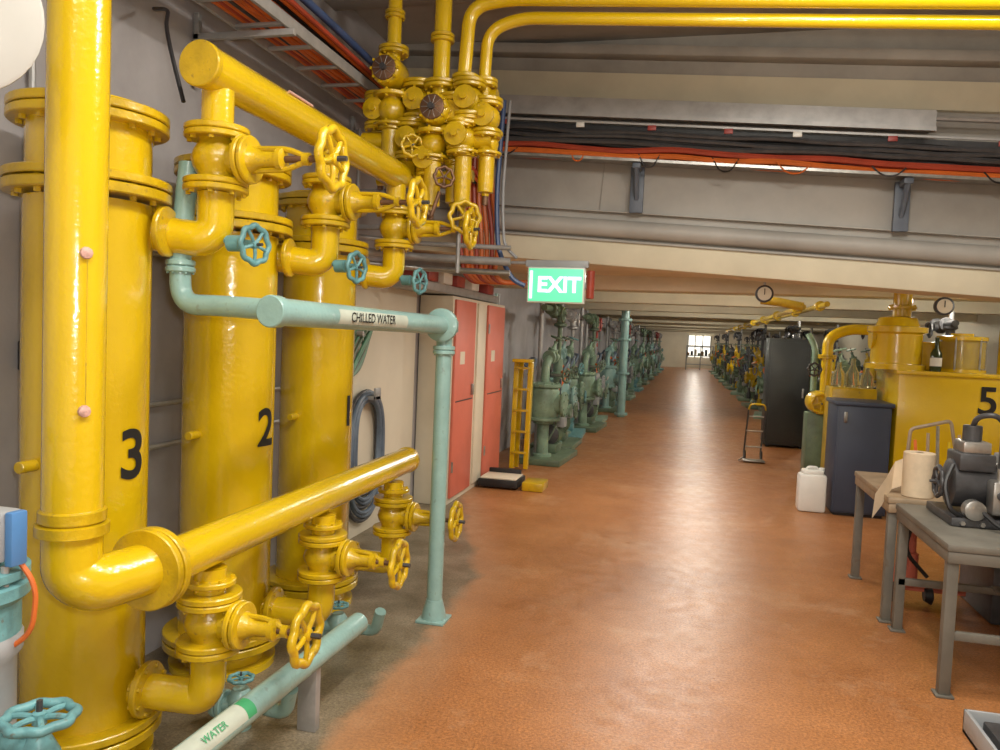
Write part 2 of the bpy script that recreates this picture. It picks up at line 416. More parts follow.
for x,z,R_ in ((-1.80,3.10,.09),(-1.50,2.87,.09)):
    m.lathe((x,4.46,z),(0,-1,0),[(0,R_*.8),(.03,R_),(.17,R_),(.19,R_*.9),(.195,R_*.8)],YELD,28)
    m.lathe((x,4.265,z),(0,-1,0),[(0,R_*.78),(.012,R_*.78),(.016,R_*.7)],RUST,28)
    m.torus((x,4.26,z),(0,1,0),R_*.55,.008,STEEL,24,6)
    for k in range(10):
        t=2*math.pi*k/10; m.cyl((x+R_*.88*math.cos(t),4.28,z+R_*.88*math.sin(t)),(x+R_*.88*math.cos(t),4.255,z+R_*.88*math.sin(t)),.009,YELD,seg=6)
        m.tube([(x+R_*.15*math.cos(t),4.252,z+R_*.15*math.sin(t)),(x+R_*.7*math.cos(t),4.252,z+R_*.7*math.sin(t))],.004,STEEL,0,5)
    m.lathe((x,4.255,z),(0,-1,0),[(0,.02),(.03,.018)],DARK,10)
for x,y,z,r in ((-1.42,4.42,2.86,.085),(-1.32,4.38,2.93,.085),(-1.22,4.42,2.84,.08),(-1.65,4.45,2.95,.09),(-1.68,4.42,2.72,.085),(-1.36,4.36,2.72,.07),(-1.9,4.45,2.9,.08),(-1.56,4.4,2.60,.065)):
    m.sph((x,y,z),r,YELD); m.fpair((x,y,z+r*1.1),(0,0,1),r*1.15,YELD,6); m.fpair((x,y,z-r*1.1),(0,0,1),r*1.1,YELD,6)
    m.lathe((x,y,z),(0,-1,0),[(0,.05),(.08,.05),(.085,.066),(.1,.066),(.105,.02),(.13,.02)],YELD,16)
m.tube([(-1.98,4.42,2.72),(-1.18,4.42,2.72)],.055,YELD,0,16)
m.tube([(-1.9,4.5,2.95),(-1.18,4.5,2.98)],.05,YELD,0,16)
m.tube([(-1.9,4.46,2.5),(-1.3,4.46,2.52)],.035,YELD,0,16)
m.tube([(-1.72,4.37,2.5),(-1.72,4.45,2.5),(-1.72,4.48,2.7)],.06,YEL,.08,16)
m.tube([(-1.33,4.4,2.3),(-1.33,4.4,2.2)],.03,YELD,0,12); m.wheel((-1.30,4.32,2.26),(.6,-1,0),.085,YELD)
m.wheel((-1.62,4.28,2.66),(.7,-1,0),.06,YELD)
m.wheel((-1.42,4.28,2.48),(.7,-1,0),.055,RUST)
m.tube([(-1.55,4.3,2.35),(-1.50,4.3,2.25),(-1.45,4.3,2.4)],.012,RUST,.03,8)
m.cyl((-1.80,4.4,3.15),(-1.80,4.4,3.71),.042,YEL); m.fpair((-1.8,4.4,3.24),(0,0,1),.09,YELD,8); m.fpair((-1.8,4.4,3.45),(0,0,1),.06,YELD,6)
m.cyl((-1.50,4.4,2.95),(-1.50,4.4,3.71),.05,YEL); m.fpair((-1.50,4.4,3.03),(0,0,1),.10,YELD,8); m.fpair((-1.5,4.4,3.3),(0,0,1),.07,YELD,0)
for x,y in ((-1.35,4.4),(-1.26,4.48)):
    m.fpair((x,y,3.06),(0,0,1),.08,YELD,8)
    m.cyl((x,y,2.85),(x,y,3.06),.05,YELD,r2=.042)
m.done()
m=M('yellow_overhead_pipe'); 
m.tube([(-1.36,4.4,3.08),(-1.34,4.4,3.47),(-1.12,4.4,3.505),(4.7,4.4,3.13)],.040,YEL,.18,20,10); m.done()
m=M('yellow_overhead_pipe')
m.tube([(-1.26,4.48,3.08),(-1.25,4.48,3.36),(-1.06,4.48,3.425),(4.7,4.48,3.06)],.036,YEL,.16,20,10)
m.done()

# ------------------------------------------------------------ cyan pipework
m=M('cyan_pipe_stand')
m.cyl((-1.31,4.06,.03),(-1.31,4.06,1.60),.043,CYAN,seg=24)
m.box((-1.39,3.98,0),(-1.23,4.14,.015),CYAN,.003); m.lathe((-1.31,4.06,.01),(0,0,1),[(0,.07),(.05,.062),(.09,.05),(.11,.046)],CYAN,24)
m.fpair((-1.31,4.06,1.50),(0,0,1),.06,CYAN,6)
m.sph((-1.31,4.06,1.63),.062,CYAN)
m.lathe((-1.31,4.03,1.635),(0,-1,0),[(0,.085),(.015,.09),(.04,.09),(.045,.08)],CYAN,28)
m.cyl((-1.40,2.43,1.645),(-1.312,4.0,1.635),.049,CYAN,seg=28,ch=.004)
m.lathe((-1.402,2.40,1.645),(0.05,1,0),[(0,.052),(.004,.056),(.05,.056),(.054,.048)],CYAN,28)
m.tube([(-1.40,2.44,1.65),(-1.66,2.50,1.66),(-1.84,2.52,1.66),(-1.84,2.52,1.9),(-1.84,2.56,2.18)],.038,CYAN,.11,18,9)
m.fpair((-1.84,2.52,1.80),(0,0,1),.052,CYAN,6)
# tag sticker on the aisle side of the pipe
for (t0,t1,mt) in ((2.80,3.45,TAG),):
    k=m.mi(mt); rows=[]
    for t in (t0,t1):
        cx_=-1.40+.056*(t-2.43); cz=1.645-.0064*(t-2.43)
        rows.append([m.bm.verts.new((cx_+.0498*math.cos(a),t,cz+.0498*math.sin(a))) for a in [math.radians(-35+10*q) for q in range(8)]])
    for q in range(7):
        f=m.bm.faces.new((rows[0][q],rows[0][q+1],rows[1][q+1],rows[1][q])); f.material_index=k; f.smooth=True
m.text('CHILLED WATER',.055,(-1.312,3.10,1.641),(.056,1,0),(0,0,1),MARK)
m.done()
m=M('cyan_floor_pipe')
m.cyl((-1.42,1.2,.3),(-1.365,3.16,.3),.045,CYAN,seg=28,ch=.006)
for (t0,t1,mt) in ((1.86,1.91,LABELG),(1.91,2.24,TAG),(2.24,2.29,LABELG)):
    k=m.mi(mt); rows=[]
    for t in (t0,t1):
        cx_=-1.42+.028*(t-1.2)
        rows.append([m.bm.verts.new((cx_+.0458*math.cos(a),t,.3+.0458*math.sin(a))) for a in [math.radians(5+10*q) for q in range(11)]])
    for q in range(10):
        f=m.bm.faces.new((rows[0][q],rows[0][q+1],rows[1][q+1],rows[1][q])); f.material_index=k; f.smooth=True
m.text('WATER',.035,(-1.363,2.08,.337),(.028,1,0),(-.7,0,.7),LABELG)
for t in (1.6,2.75): m.box((-1.44,t,0),(-1.36,t+.04,.27),GALV,.004)
m.done()
m=M('cyan_drain_valve')
for ty in TY[:2]:
    y=ty+.36
    m.lathe((-1.66,y,.0),(0,0,1),[(0,.045),(.05,.04),(.08,.05),(.13,.05),(.16,.03)],CYAN,16)
    m.tube([(-1.80,y-.03,.09),(-1.6,y,.1),(-1.45,y-.02,.1),(-1.41,y-.06,.22)],.028,CYAN,.05,12)
    m.wheel((-1.66,y,.2),(0,0,1),.045,CYAND)
    m.fpair((-1.74,y-.01,.09),(1,0,0),.055,CYAN,6)
m.done()

m=M('instrument_tubing')
for (x,z) in ((-2.42,1.9),(-2.42,1.2),(-2.42,1.0)):
    m.tube([(x,2.6,z),(x,4.7,z+.02)],.014,GALV,0,8)
m.tube([(-1.9,2.6,2.42),(-2.0,2.62,2.7),(-2.2,2.9,2.9),(-2.35,3.0,2.95)],.008,BLACK,.2,8)
m.box((-2.44,2.85,1.30),(-2.36,3.0,1.62),GREY,.006)
m.done()

# ------------------------------------------------------------ left foreground
m=M('cyan_vacuum_pump')
cx,cy=-1.79,1.60
m.lathe((cx,cy,.0),(0,0,1),[(0,.14),(.04,.14),(.05,.1),(.45,.1),(.47,.12),(.70,.12),(.72,.135),(.76,.135),(.78,.12),(.84,.12)],GREY,36)
m.lathe((cx,cy,.75),(0,0,1),[(0,.13),(.10,.13),(.12,.15),(.15,.15),(.16,.135),(.17,.15),(.19,.15),(.2,.09),(.23,.09)],CYAND,36)
for k in range(12):
    t=2*math.pi*k/12; m.cyl((cx+.13*math.cos(t),cy+.13*math.sin(t),.86),(cx+.13*math.cos(t),cy+.13*math.sin(t),.96),.010,GALV,seg=6)
m.box((cx-.12,cy-.02,.97),(cx+.135,cy+.05,1.10),GREY,.01); m.box((cx+.135,cy-.01,.96),(cx+.16,cy+.04,1.10),BLUE,.006)
m.sph((cx-.02,cy,1.12),.05,CYAND,sc=(1,1,.7)); m.tube([(cx-.05,cy,1.12),(cx-.05,cy+.02,1.22),(cx-.2,cy+.1,1.24)],.025,CYAND,.06,12)
m.tube([(cx+.13,cy+.03,.98),(cx+.18,cy+.05,.9),(cx+.175,cy+.04,.78),(cx+.11,cy+.03,.73)],.007,ORNG,.06,8)
m.tube([(cx+.1,cy,.51),(cx+.24,cy,.50)],.035,CYAND,0,14)
m.lathe((cx+.24,cy,.39),(0,0,1),[(0,.03),(.06,.05),(.1,.05),(.14,.03),(.17,.012),(.2,.012)],CYAND,18)
m.wheel((cx+.24,cy,.585),(0,0,1),.08,CYAND,6)
m.done()
m=M('round_floodlight')
m.lathe((-1.80,1.56,2.33),(.62,-.6,-.12),[(0,.05),(.02,.17),(.06,.20),(.075,.20),(.08,.19)],LAMPW,36)
m.tube([(-1.84,1.58,2.33),(-2.1,1.7,2.38),(-2.445,1.7,2.38)],.02,GALV,.05,10); m.lathe((-2.445,1.7,2.38),(1,0,0),[(0,.05),(.02,.05)],GALV,16)
m.done()
m=M('socket_box'); m.box((-2.445,2.40,1.39),(-2.40,2.49,1.50),DARK,.006); m.box((-2.40,2.42,1.41),(-2.395,2.47,1.48),BLACK,.001)
m.tube([(-2.43,2.44,1.5),(-2.43,2.44,3.8)],.012,GALV,0,8); m.done()

m=M('overhead_cable_tray')
for x in (-2.22,-1.96): m.box((x-.01,2.05,3.02),(x+.01,5.7,3.08),GALV,.003)
for i in range(12): m.box((-2.22,2.2+i*.3,3.02),(-1.96,2.23+i*.3,3.035),GALV,.003)
for k in range(10):
    x=-2.195+.024*k; mt=(ORNG,RCAB,ORNG,DARK,ORNG,ORNG,RCAB,ORNG,DARK,ORNG)[k]
    m.tube([(x+random.uniform(-.008,.008),2.05+.5*j,3.06+random.uniform(0,.02)) for j in range(8)],.015,mt,.15,8,3)
for k in range(6):
    m.tube([(-2.08+.03*k,2.1,3.15),(-2.09+.03*k,3.6,3.14),(-2.10+.03*k,4.6,3.12),(-1.95+.04*k,5.3,2.98),(-1.74+.034*k,5.68,2.72)],.014,(ORNG,RCAB,ORNG,BLACK,ORNG,RCAB)[k],.5,8,6)
m.tube([(-2.30,2.1,3.16),(-2.30,5.4,3.14)],.04,BTUBE,0,12)
m.tube([(-1.93,2.1,3.22),(-1.97,4.2,3.22),(-2.0,5.4,3.2)],.022,BTUBE,.3,12)
m.tube([(-2.37,2.1,3.3),(-2.37,5.4,3.3)],.025,GALV,0,12)
for t in (2.2,3.4,5.2):
    m.box((-2.44,t,2.97),(-1.90,t+.03,3.0),GALV,.003); m.box((-2.44,t,2.75),(-2.41,t+.03,3.1),GALV,.003)
m.done()
m=M('orange_cable_drop')
for k in range(8):
    x=-1.76+.034*k
    m.tube([(x,5.74,3.4),(x-.01,5.74,2.7),(x+.01*k,5.74,2.3),(x+.04,5.76,2.05),(x+.10,5.79,1.99),(x+.3,5.82,2.0)],.018,ORNG if k%3 else RCAB,.2,8,4)
m.done()
m=M('blue_tube_drop')
m.tube([(-1.42,5.6,3.3),(-1.45,5.6,2.6),(-1.42,5.6,2.2),(-1.3,5.6,2.0),(-1.21,5.62,1.96)],.018,BTUBE,.2,8,6)
m.tube([(-1.38,5.62,3.3),(-1.41,5.62,2.6),(-1.38,5.62,2.25),(-1.28,5.62,2.16)],.012,GREY,.2,8,6); m.done()
m=M('grey_conduit_run')
for z,mt,r in ((2.14,GALV,.03),(2.06,STEEL,.022),(2.24,GALV,.018)):
    m.tube([(-2.40,5.0,z),(-2.0,5.45,z),(-1.3,5.5,z-.02)],r,mt,.1,10)
m.box((-2.40,5.0,2.28),(-1.5,5.06,2.31),GALV,.004); m.box((-2.3,5.0,2.52),(-1.5,5.06,2.55),GALV,.004)
m.tube([(-2.3,5.06,2.0),(-2.3,5.06,2.97)],.015,GALV,0,8)
m.tube([(-1.56,5.06,2.0),(-1.56,5.06,2.97)],.015,GALV,0,8)
m.done()
m=M('exit_sign')
m.box((-1.19,5.60,1.84),(-.77,5.67,2.10),WHITE,.008)
m.box((-1.178,5.592,1.852),(-.782,5.601,2.088),EXITG,.002)
m.text('EXIT',.155,(-.955,5.588,1.968),(1,0,0),(0,0,1),EXITW,off=.03)
m.box((-1.17,5.587,1.87),(-1.15,5.592,2.07),EXITW,0)
m.box((-1.21,5.61,2.10),(-.75,5.66,2.15),GREY,.004)
m.tube([(-1.5,5.64,2.13),(-.75,5.64,2.13)],.012,GALV,0,8)
m.cyl((-.73,5.62,1.88),(-.73,5.62,2.08),.03,RCAB,seg=16,ch=.005); m.box((-.77,5.61,1.95),(-.74,5.64,1.99),GREY,.002)
m.done()

m=M('hanging_hose_coil')
for k in range(8):
    y0=5.55+.02*math.sin(k*2.1); a=.36-.018*k; b=.50-.022*k; x=-2.40+.014*(k%3)
    m.tube([(x+.01*math.sin(3*t),y0+a*math.sin(t),.62+.012*k+b*math.cos(t)) for t in [2*math.pi*i/40 for i in range(40)]],.017,HOSE if k%3 else DARK,0,8,closed=True)
m.box((-2.43,5.50,1.06),(-2.30,5.60,1.09),GALV,.004); m.box((-2.32,5.5,1.06),(-2.30,5.6,1.15),GALV,.003)
m.done()
m=M('green_garden_hose_coil')
for k in range(6):
    a=.17+.012*k
    m.tube([(-2.40+.01*k,5.3+a*math.sin(t+.3*k),1.42+a*.9*math.cos(t)) for t in [2*math.pi*i/32 for i in range(32)]],.011,GHOSE if k%2 else GRND,0,8,closed=True)
m.cyl((-2.43,5.3,1.56),(-2.33,5.3,1.56),.02,GALV); m.done()

m=M('electrical_cabinet')
m.box((-2.44,6.80,0),(-2.12,8.80,1.93),CREAM,.008)
for a,b in ((6.84,7.50),(8.00,8.72)):
    m.box((-2.12,a,.06),(-2.095,b,1.90),RED,.006)
    m.box((-2.096,a+.05,.95),(-2.09,b-.05,.96),DARK,0)
    m.box((-2.095,b-.1,.99),(-2.07,b-.07,1.1),STEEL,.004)
    m.box((-2.096,a+.15,1.3),(-2.092,a+.3,1.42),CREAM,0)
    for z in (.3,1.6): m.cyl((-2.09,a+.01,z),(-2.09,a+.01,z+.1),.01,STEEL)
m.box((-2.12,7.62,.06),(-2.10,7.9,1.9),CREAM,.006)
m.done()
m=M('switchboard_shelf')
m.box((-2.44,5.95,1.945),(-2.15,8.6,2.02),GALV,.006)
for i,y in enumerate((6.1,6.5,6.9,7.4,8.0)):
    m.box((-2.42,y,2.02),(-2.12,y+.25,2.12),(REDV,WHITE,REDV,WHITE,REDV)[i],.008)
m.done()
m=M('vertical_conduit_bank')
for k in range(5):
    m.tube([(-2.38,8.95+.14*k,.0),(-2.38,8.95+.14*k,2.1)],.025+.006*(k%2),(GALV,BTUBE,GREY,CYAN,GALV)[k],0,12)
    m.box((-2.43,8.92+.14*k,1.0+.12*k),(-2.33,9.0+.14*k,1.06+.12*k),GALV,.003)
m.done()
m=M('yellow_stepladder')
for x,l in ((-2.00,0),(-1.83,0),(-1.97,.14),(-1.85,.14)):
    m.box((x-.028,8.95+l,.02),(x+.028,9.0+l,1.30),YEL,.004,rot=Matrix.Rotation(-.04,3,'X'),piv=(x,9,0))
for i in range(5): m.box((-2.0,8.93,.2+i*.25),(-1.83,9.01,.225+i*.25),YELD,.003)
m.box((-2.03,8.9,1.28),(-1.80,9.1,1.32),YEL,.006); m.done()
m=M('platform_scale')
m.box((-2.08,7.75,.02),(-1.66,8.15,.10),BLACK,.01); m.box((-2.06,7.77,.10),(-1.68,8.13,.115),CREAM,.004); m.box((-2.05,8.1,.1),(-1.7,8.14,.16),BLACK,.006)
m.box((-1.62,7.78,0),(-1.40,8.1,.09),YELD,.012)
m.done()

# ------------------------------------------------------------ equipment rows
def station(name,MA,MB,hi,seed,tall=True):
    rnd=random.Random(seed); m=M(name)
    m.box((-.3,-.55,0),(.3,.55,.08),MB,.01)
    m.lathe((0,-.25,.08),(0,0,1),[(0,.12),(.03,.12),(.04,.075),(.40,.075),(.42,.13),(.46,.13)],MA,24)
    m.flange((0,-.25,.56),(0,0,1),.21,.04,MA,12,.014)
    m.lathe((0,-.25,.56),(0,0,1),[(0,.17),(.05,.19),(.35,.19),(.42,.16),(.46,.10)],MA,28)
    m.flange((0,-.25,.98),(0,0,1),.21,.04,MA,12,.014)
    m.lathe((-.1,-.25,.75),(1,0,0),[(0,.12),(.34,.12)],MA,20); m.flange((.26,-.25,.75),(1,0,0),.16,.035,MA,8)
    m.tube([(0,-.25,1.0),(0,-.25,1.25),(0,.0,1.33),(0,.28,1.33)],.055,MA,.14,16)
    m.valve((0,.0,1.33),(0,1,0),(.3,0,1),.05,.16,.26,.075,MA,MB)
    m.lathe((0,.0,.32),(0,1,0),[(0,.06),(.03,.14),(.34,.14),(.36,.12),(.42,.10),(.43,.02)],DARK if seed%2 else MB,24)
    for k in range(8):
        m.torus((0,.06+k*.035,.32),(0,1,0),.142,.006,MB,20,4)
    m.box((-.12,.0,.08),(.12,.34,.2),MB,.01); m.box((.06,.08,.42),(.2,.24,.54),GREY,.01)
    m.cyl((.02,.38,.08),(.02,.38,1.30),.06,MA,seg=18); 
    for z in (.5,.8,1.1): m.flange((.02,.38,z),(0,0,1),.1,.03,MA,8)
    m.lathe((.02,.38,.62),(1,0,0),[(0,.05),(.16,.05),(.17,.09),(.2,.09)],MA,16)
    m.wheel((.28,.38,.62),(1,0,0),.09,MB); m.wheel((.22,-.02,1.1),(1,-.4,0),.08,MB); m.tube([(.02,-.02,1.1),(.22,-.02,1.1)],.02,STEEL,0,8)
    m.torus((.12,.1,.95),(1,.3,0),.1,.012,HOSE,20,8)
    for k in range(5):
        y=rnd.uniform(-.45,.5); x=rnd.uniform(-.2,.15)
        m.tube([(x,y,.3+.2*k),(x+.08,y+.1,.5+.2*k),(x-.05,y+.25,.7+.15*k),(x-.1,y+.2,1.2)],.01+.004*k,(MB,BLACK,STEEL,ORNG,HOSE)[k],.1,8)
    if tall:
        m.cyl((-.12,-.1,.1),(-.12,-.1,2.12),.03,GALV,seg=12)
        m.cyl((.02,.38,1.3),(.02,.38,1.75),.03,hi,seg=12)
        m.lathe((.02,.38,1.72),(0,0,1),[(0,.04),(.02,.09),(.05,.09),(.07,.05),(.15,.05),(.17,.08),(.2,.08)],hi,18)
        m.tube([(.02,-.55,1.95),(.02,.55,1.95)],.04,hi,0,14); m.flange((.02,-.2,1.95),(0,1,0),.08,.04,hi,8); m.flange((.02,.2,1.95),(0,1,0),.08,.04,hi,8)
        m.wheel((.14,0,1.88),(1,0,0),.09,hi); m.sph((.02,0,1.9),.07,hi)
    return m.mesh()
SG1=station('green_pump_station',GRN,GRND,GRND,1); SG2=station('green_pump_station_b',GRN,CYAND,GALV,2); SG3=station('green_pump_station_c',CYAN,GRND,DARK,6,False)
SG4=station('green_pump_station_d',GREY,GRN,REDV,11)
SY1=station('yellow_pump_station',YELD,GRND,DARK,3); SY2=station('yellow_pump_station_b',GRND,GRN,YELD,4,False); SY3=station('yellow_pump_station_c',DARK,GRND,GREY,8,False)
y=9.95; i=0
while y<46:
    if abs(y-16.2)>.1: inst('green_pump_station',(SG1,SG3,SG2,SG1,SG4)[i%5],(-1.76-.08*(i%3),y,0),.06*((i*7)%3-1))
    y+=1.25; i+=1
y=10.4; i=0
while y<46:
    if not(12.2<y<14.1):
        inst('yellow_pump_station',(SY2,SY3,SY1)[i%3],(1.85+.25*(i%2)-.01*i*2,y,0),math.pi+.1*(i%3-1))
    inst('yellow_pump_station',(SY1,SY2,SY3)[i%3],(3.0,y+.3,0),math.pi)
    y+=1.3; i+=1
m=M('cyan_riser_pipe'); m.cyl((-1.35,16.2,0),(-1.35,16.2,2.3),.085,CYAN,seg=20)
for z in (.06,.9,1.6,2.0): m.flange((-1.35,16.2,z),(0,0,1),.14,.04,CYAN,8)
m.done()

# ------------------------------------------------------------ right side items
m=M('server_cabinet')
m.box((1.18,12.9,.04),(1.80,13.5,1.72),BLKP,.01)
m.box((1.22,12.885,.1),(1.76,12.90,1.66),BLKP,.004); m.box((1.70,12.87,.8),(1.73,12.89,.95),STEEL,.003)
for x in (1.22,1.72): m.box((x,12.95,0),(x+.05,13.4,.05),BLACK,.003)
m.done()
m=M('navy_filing_cabinet')
m.box((1.38,7.97,.03),(1.86,8.5,1.08),NAVY,.01); m.box((1.36,7.95,1.06),(1.88,8.52,1.10),NAVY,.008)
m.box((1.40,7.96,.05),(1.84,7.97,1.05),NAVY,.002); m.box((1.40,8.0,0),(1.84,8.48,.04),BLACK,.004)
m.box((1.44,7.948,.90),(1.47,7.962,1.0),STEEL,.003)
m.done()
m=M('jerrycan')
m.box((1.08,8.0,0),(1.34,8.18,.37),WHITE,.03); m.box((1.11,8.02,.35),(1.31,8.16,.41),WHITE,.02)
m.tube([(1.15,8.09,.39),(1.17,8.09,.43),(1.25,8.09,.43),(1.27,8.09,.39)],.014,WHITE,.03,8); m.cyl((1.295,8.09,.39),(1.295,8.09,.43),.028,WHITE,ch=.004)
m.done()
m=M('hand_trolley')
for x in (.80,1.02):
    m.tube([(x,11.1,.72),(x-.02,11.3,.1),(x-.02,11.2,.03)],.012,DARK,.05,8)
    m.torus((x,11.4,.06),(1,0,0),.05,.014,BLACK,20,8)
m.tube([(.80,11.1,.72),(.82,11.05,.8),(1.0,11.05,.8),(1.02,11.1,.72)],.012,YELD,.05,8)
for z in (.2,.42,.62): m.tube([(.79,11.22-.1*z,z),(1.01,11.22-.1*z,z)],.01,STEEL,0,8)
m.tube([(.78,11.3,.04),(.70,11.0,.03)],.01,STEEL,0,8); m.box((.76,11.0,.02),(1.04,11.2,.035),STEEL,.002)
m.done()

m=M('yellow_vacuum_machine')
m.box((1.90,8.0,.35),(3.6,8.9,1.40),YEL,.02)
for x in (1.95,3.5):
    for y in (8.05,8.8): m.box((x,y,0),(x+.07,y+.07,.36),DARK,.004)
m.box((1.88,7.98,1.38),(3.62,8.92,1.42),YEL,.008)
m.text('5',.36,(2.66,7.992,1.16),(1,0,0),(0,0,1),MARK,off=.015)
m.lathe((1.94,8.33,1.42),(0,0,1),[(0,.27),(.05,.27),(.06,.23),(.34,.23),(.36,.27),(.41,.27),(.42,.20),(.50,.17),(.52,.09)],YEL,36)
m.cyl((1.97,8.33,1.9),(1.97,8.33,2.20),.085,YEL,seg=24); m.flange((1.97,8.33,2.02),(0,0,1),.13,.03,YEL,8)
m.lathe((1.70,8.33,1.72),(1,0,0),[(0,.11),(.03,.11),(.04,.07),(.3,.07)],YEL,20)
m.box((2.15,8.4,1.42),(2.34,8.7,1.70),YEL,.02)
m.lathe((2.52,8.35,1.42),(0,0,1),[(0,.22),(.03,.22),(.035,.17),(.30,.17),(.305,.22),(.34,.22),(.35,.1),(.37,.1)],YEL,32)
m.lathe((2.52,8.35,1.46),(0,0,1),[(0,.205),(.25,.205)],GLASS,32,False)
for k in range(6):
    t=k*math.pi/3; m.cyl((2.52+.212*math.cos(t),8.35+.212*math.sin(t),1.44),(2.52+.212*math.cos(t),8.35+.212*math.sin(t),1.75),.009,STEEL,seg=8)
m.tube([(2.9,8.4,1.42),(2.9,8.4,1.9),(3.2,8.4,1.95),(4.0,8.4,1.95)],.05,YEL,.1,14)
m.done()
m=M('glass_bottle')
m.lathe((2.24,8.12,1.422),(0,0,1),[(0,.045),(.01,.05),(.17,.05),(.22,.02),(.30,.017),(.31,.02),(.32,.018)],BROWN,20)
m.lathe((2.24,8.12,1.47),(0,0,1),[(0,.0508),(.08,.0508)],WHITE,20,False)
m.done()
m=M('glass_flask_stand')
m.box((1.42,8.6,0.0),(1.86,9.0,1.20),YELD,.02)
for x,y,h in ((1.50,8.7,.26),(1.64,8.75,.30),(1.77,8.7,.24)):
    m.lathe((x,y,1.20),(0,0,1),[(0,.05),(.02,.07),(h*.5,.065),(h*.75,.025),(h,.022)],GLASS,20)
m.done()
m=M('yellow_motor')
m.lathe((1.43,9.6,.98),(0,-1,0),[(0,.1),(.02,.13),(.3,.13),(.33,.11),(.34,.05)],YELD,24); m.box((1.3,9.3,0),(1.56,9.6,.86),GRND,.01)
m.wheel((1.43,9.23,.98),(0,-1,0),.1,YELD)
m.tube([(1.5,9.5,1.1),(1.5,9.5,1.72),(1.7,9.5,1.82),(2.1,9.5,1.82)],.06,YEL,.15,16); m.fpair((1.5,9.5,1.5),(0,0,1),.1,YELD)
m.tube([(1.38,9.55,1.1),(1.38,9.55,1.6),(1.3,9.6,1.75)],.035,GRN,.1,12); m.wheel((1.36,9.4,1.35),(0,-1,0),.07,DARK)
m.done()
m=M('yellow_overhead_manifold')
for x,z in ((1.2,2.05),(1.45,2.09)):
    m.tube([(x,9.4,z),(x,30,z)],.032,YELD,0,12)
    for k in range(8): m.fpair((x,9.9+k*2.3,z),(0,1,0),.06,YELD,6)
m.tube([(.75,9.5,2.12),(.95,9.45,2.1),(1.2,9.42,2.05)],.05,YELD,.05,12)
m.done()
for x in (.66,2.25):
    m=M('pressure_gauge'); z=2.10 if x<1 else 2.03
    m.lathe((x,8.06,z),(0,-1,0),[(0,.07),(.01,.085),(.05,.085),(.055,.075)],DARK,28)
    m.lathe((x,8.004,z),(0,-1,0),[(0,.066),(.002,.066)],CREAM,28)
    m.box((x-.004,7.999,z-.01),(x+.004,8.0015,z+.05),MARK,0)
    m.cyl((x,8.05,z+.06),(x,8.05,2.315),.012,GALV,seg=8); m.done()

# ------------------------------------------------------------ workbenches
def bench(name,x0,x1,y0,y1,h,edge,shelf=True):
    m=M(name); m.box((x0,y0,h-.035),(x1,y1,h),BENCH if edge is BENCH else edge,.006)
    m.box((x0+.005,y0+.005,h-.09),(x1-.005,y1-.005,h-.036),edge,.004)
    for x in (x0+.01,x1-.07):
        for y in (y0+.02,y1-.08):
            m.box((x,y,0),(x+.05,y+.05,h-.03),BENCH,.004); m.box((x-.015,y-.015,0),(x+.065,y+.065,.012),BENCH,.003)
    if shelf:
        m.box((x0+.02,y0+.03,.27),(x1-.03,y0+.06,.31),BENCH,.003); m.box((x0+.02,y1-.08,.27),(x1-.03,y1-.05,.31),BENCH,.003)
        m.box((x0+.5,y0+.03,.30),(x1-.03,y1-.05,.315),BENCH,.003)
    return m.done()
bench('steel_workbench',1.19,2.6,3.93,4.88,.725,BENCH)
bench('wooden_edge_workbench',1.16,2.6,4.92,5.9,.745,WOOD,False)
m=M('paper_towel_roll')
m.lathe((1.34,5.04,.747),(0,0,1),[(0,.022),(0.0,.082),(.003,.085),(.257,.085),(.26,.082),(.26,.022)],PAPER,32,False)
pr=[(1.26,5.05),(1.21,5.08),(1.15,5.02),(1.09,4.98)]
k=m.mi(PAPER); vs=[]
for i,(x,y) in enumerate(pr):
    dz=(0,-.03,-.12,-.20)[i]; vs.append((m.bm.verts.new((x,y,.80+dz)),m.bm.verts.new((x+.01,y,.97+dz*1.1))))
for i in range(3):
    f=m.bm.faces.new((vs[i][0],vs[i+1][0],vs[i+1][1],vs[i][1])); f.material_index=k; f.smooth=True
m.done()
m=M('bench_vacuum_pump')
bx,by,bz=1.32,4.34,.727
m.box((bx,by,bz),(bx+.66,by+.44,bz+.045),DARK,.008)
m.lathe((bx+.02,by+.22,bz+.19),(1,0,0),[(0,.08),(.02,.125),(.2,.125),(.22,.11),(.55,.11),(.58,.05)],DARK,28)
for k in range(10): m.torus((bx+.25+k*.025,by+.22,bz+.19),(1,0,0),.115,.006,STEEL,24,6)
m.box((bx+.05,by+.10,bz+.27),(bx+.22,by+.32,bz+.36),DARK,.012); m.box((bx+.07,by+.12,bz+.36),(bx+.20,by+.28,bz+.42),STEEL,.008)
m.cyl((bx+.28,by+.15,bz+.25),(bx+.28,by+.15,bz+.50),.035,STEEL,ch=.004); m.cyl((bx+.40,by+.25,bz+.25),(bx+.40,by+.25,bz+.54),.03,DARK,ch=.004)
m.cyl((bx+.52,by+.15,bz+.25),(bx+.52,by+.15,bz+.42),.04,GREY,ch=.004)
m.cyl((bx+.13,by+.2,bz+.42),(bx+.13,by+.2,bz+.50),.045,DARK,ch=.004)
m.tube([(bx+.13,by+.2,bz+.49),(bx+.13,by+.15,bz+.55),(bx+.2,by+.1,bz+.57),(bx+.28,by+.15,bz+.50)],.014,DARK,.04,10)
m.tube([(bx+.40,by+.25,bz+.52),(bx+.45,by+.2,bz+.57),(bx+.52,by+.15,bz+.42)],.014,STEEL,.04,10)
m.box((bx+.18,by+.0,bz+.07),(bx+.56,by+.10,bz+.24),STEEL,.012)
for q in range(6): m.lathe((bx+.22+.06*q,by+.0,bz+.17),(0,-1,0),[(0,.024),(.015,.024),(.018,.012)],DARK,14)
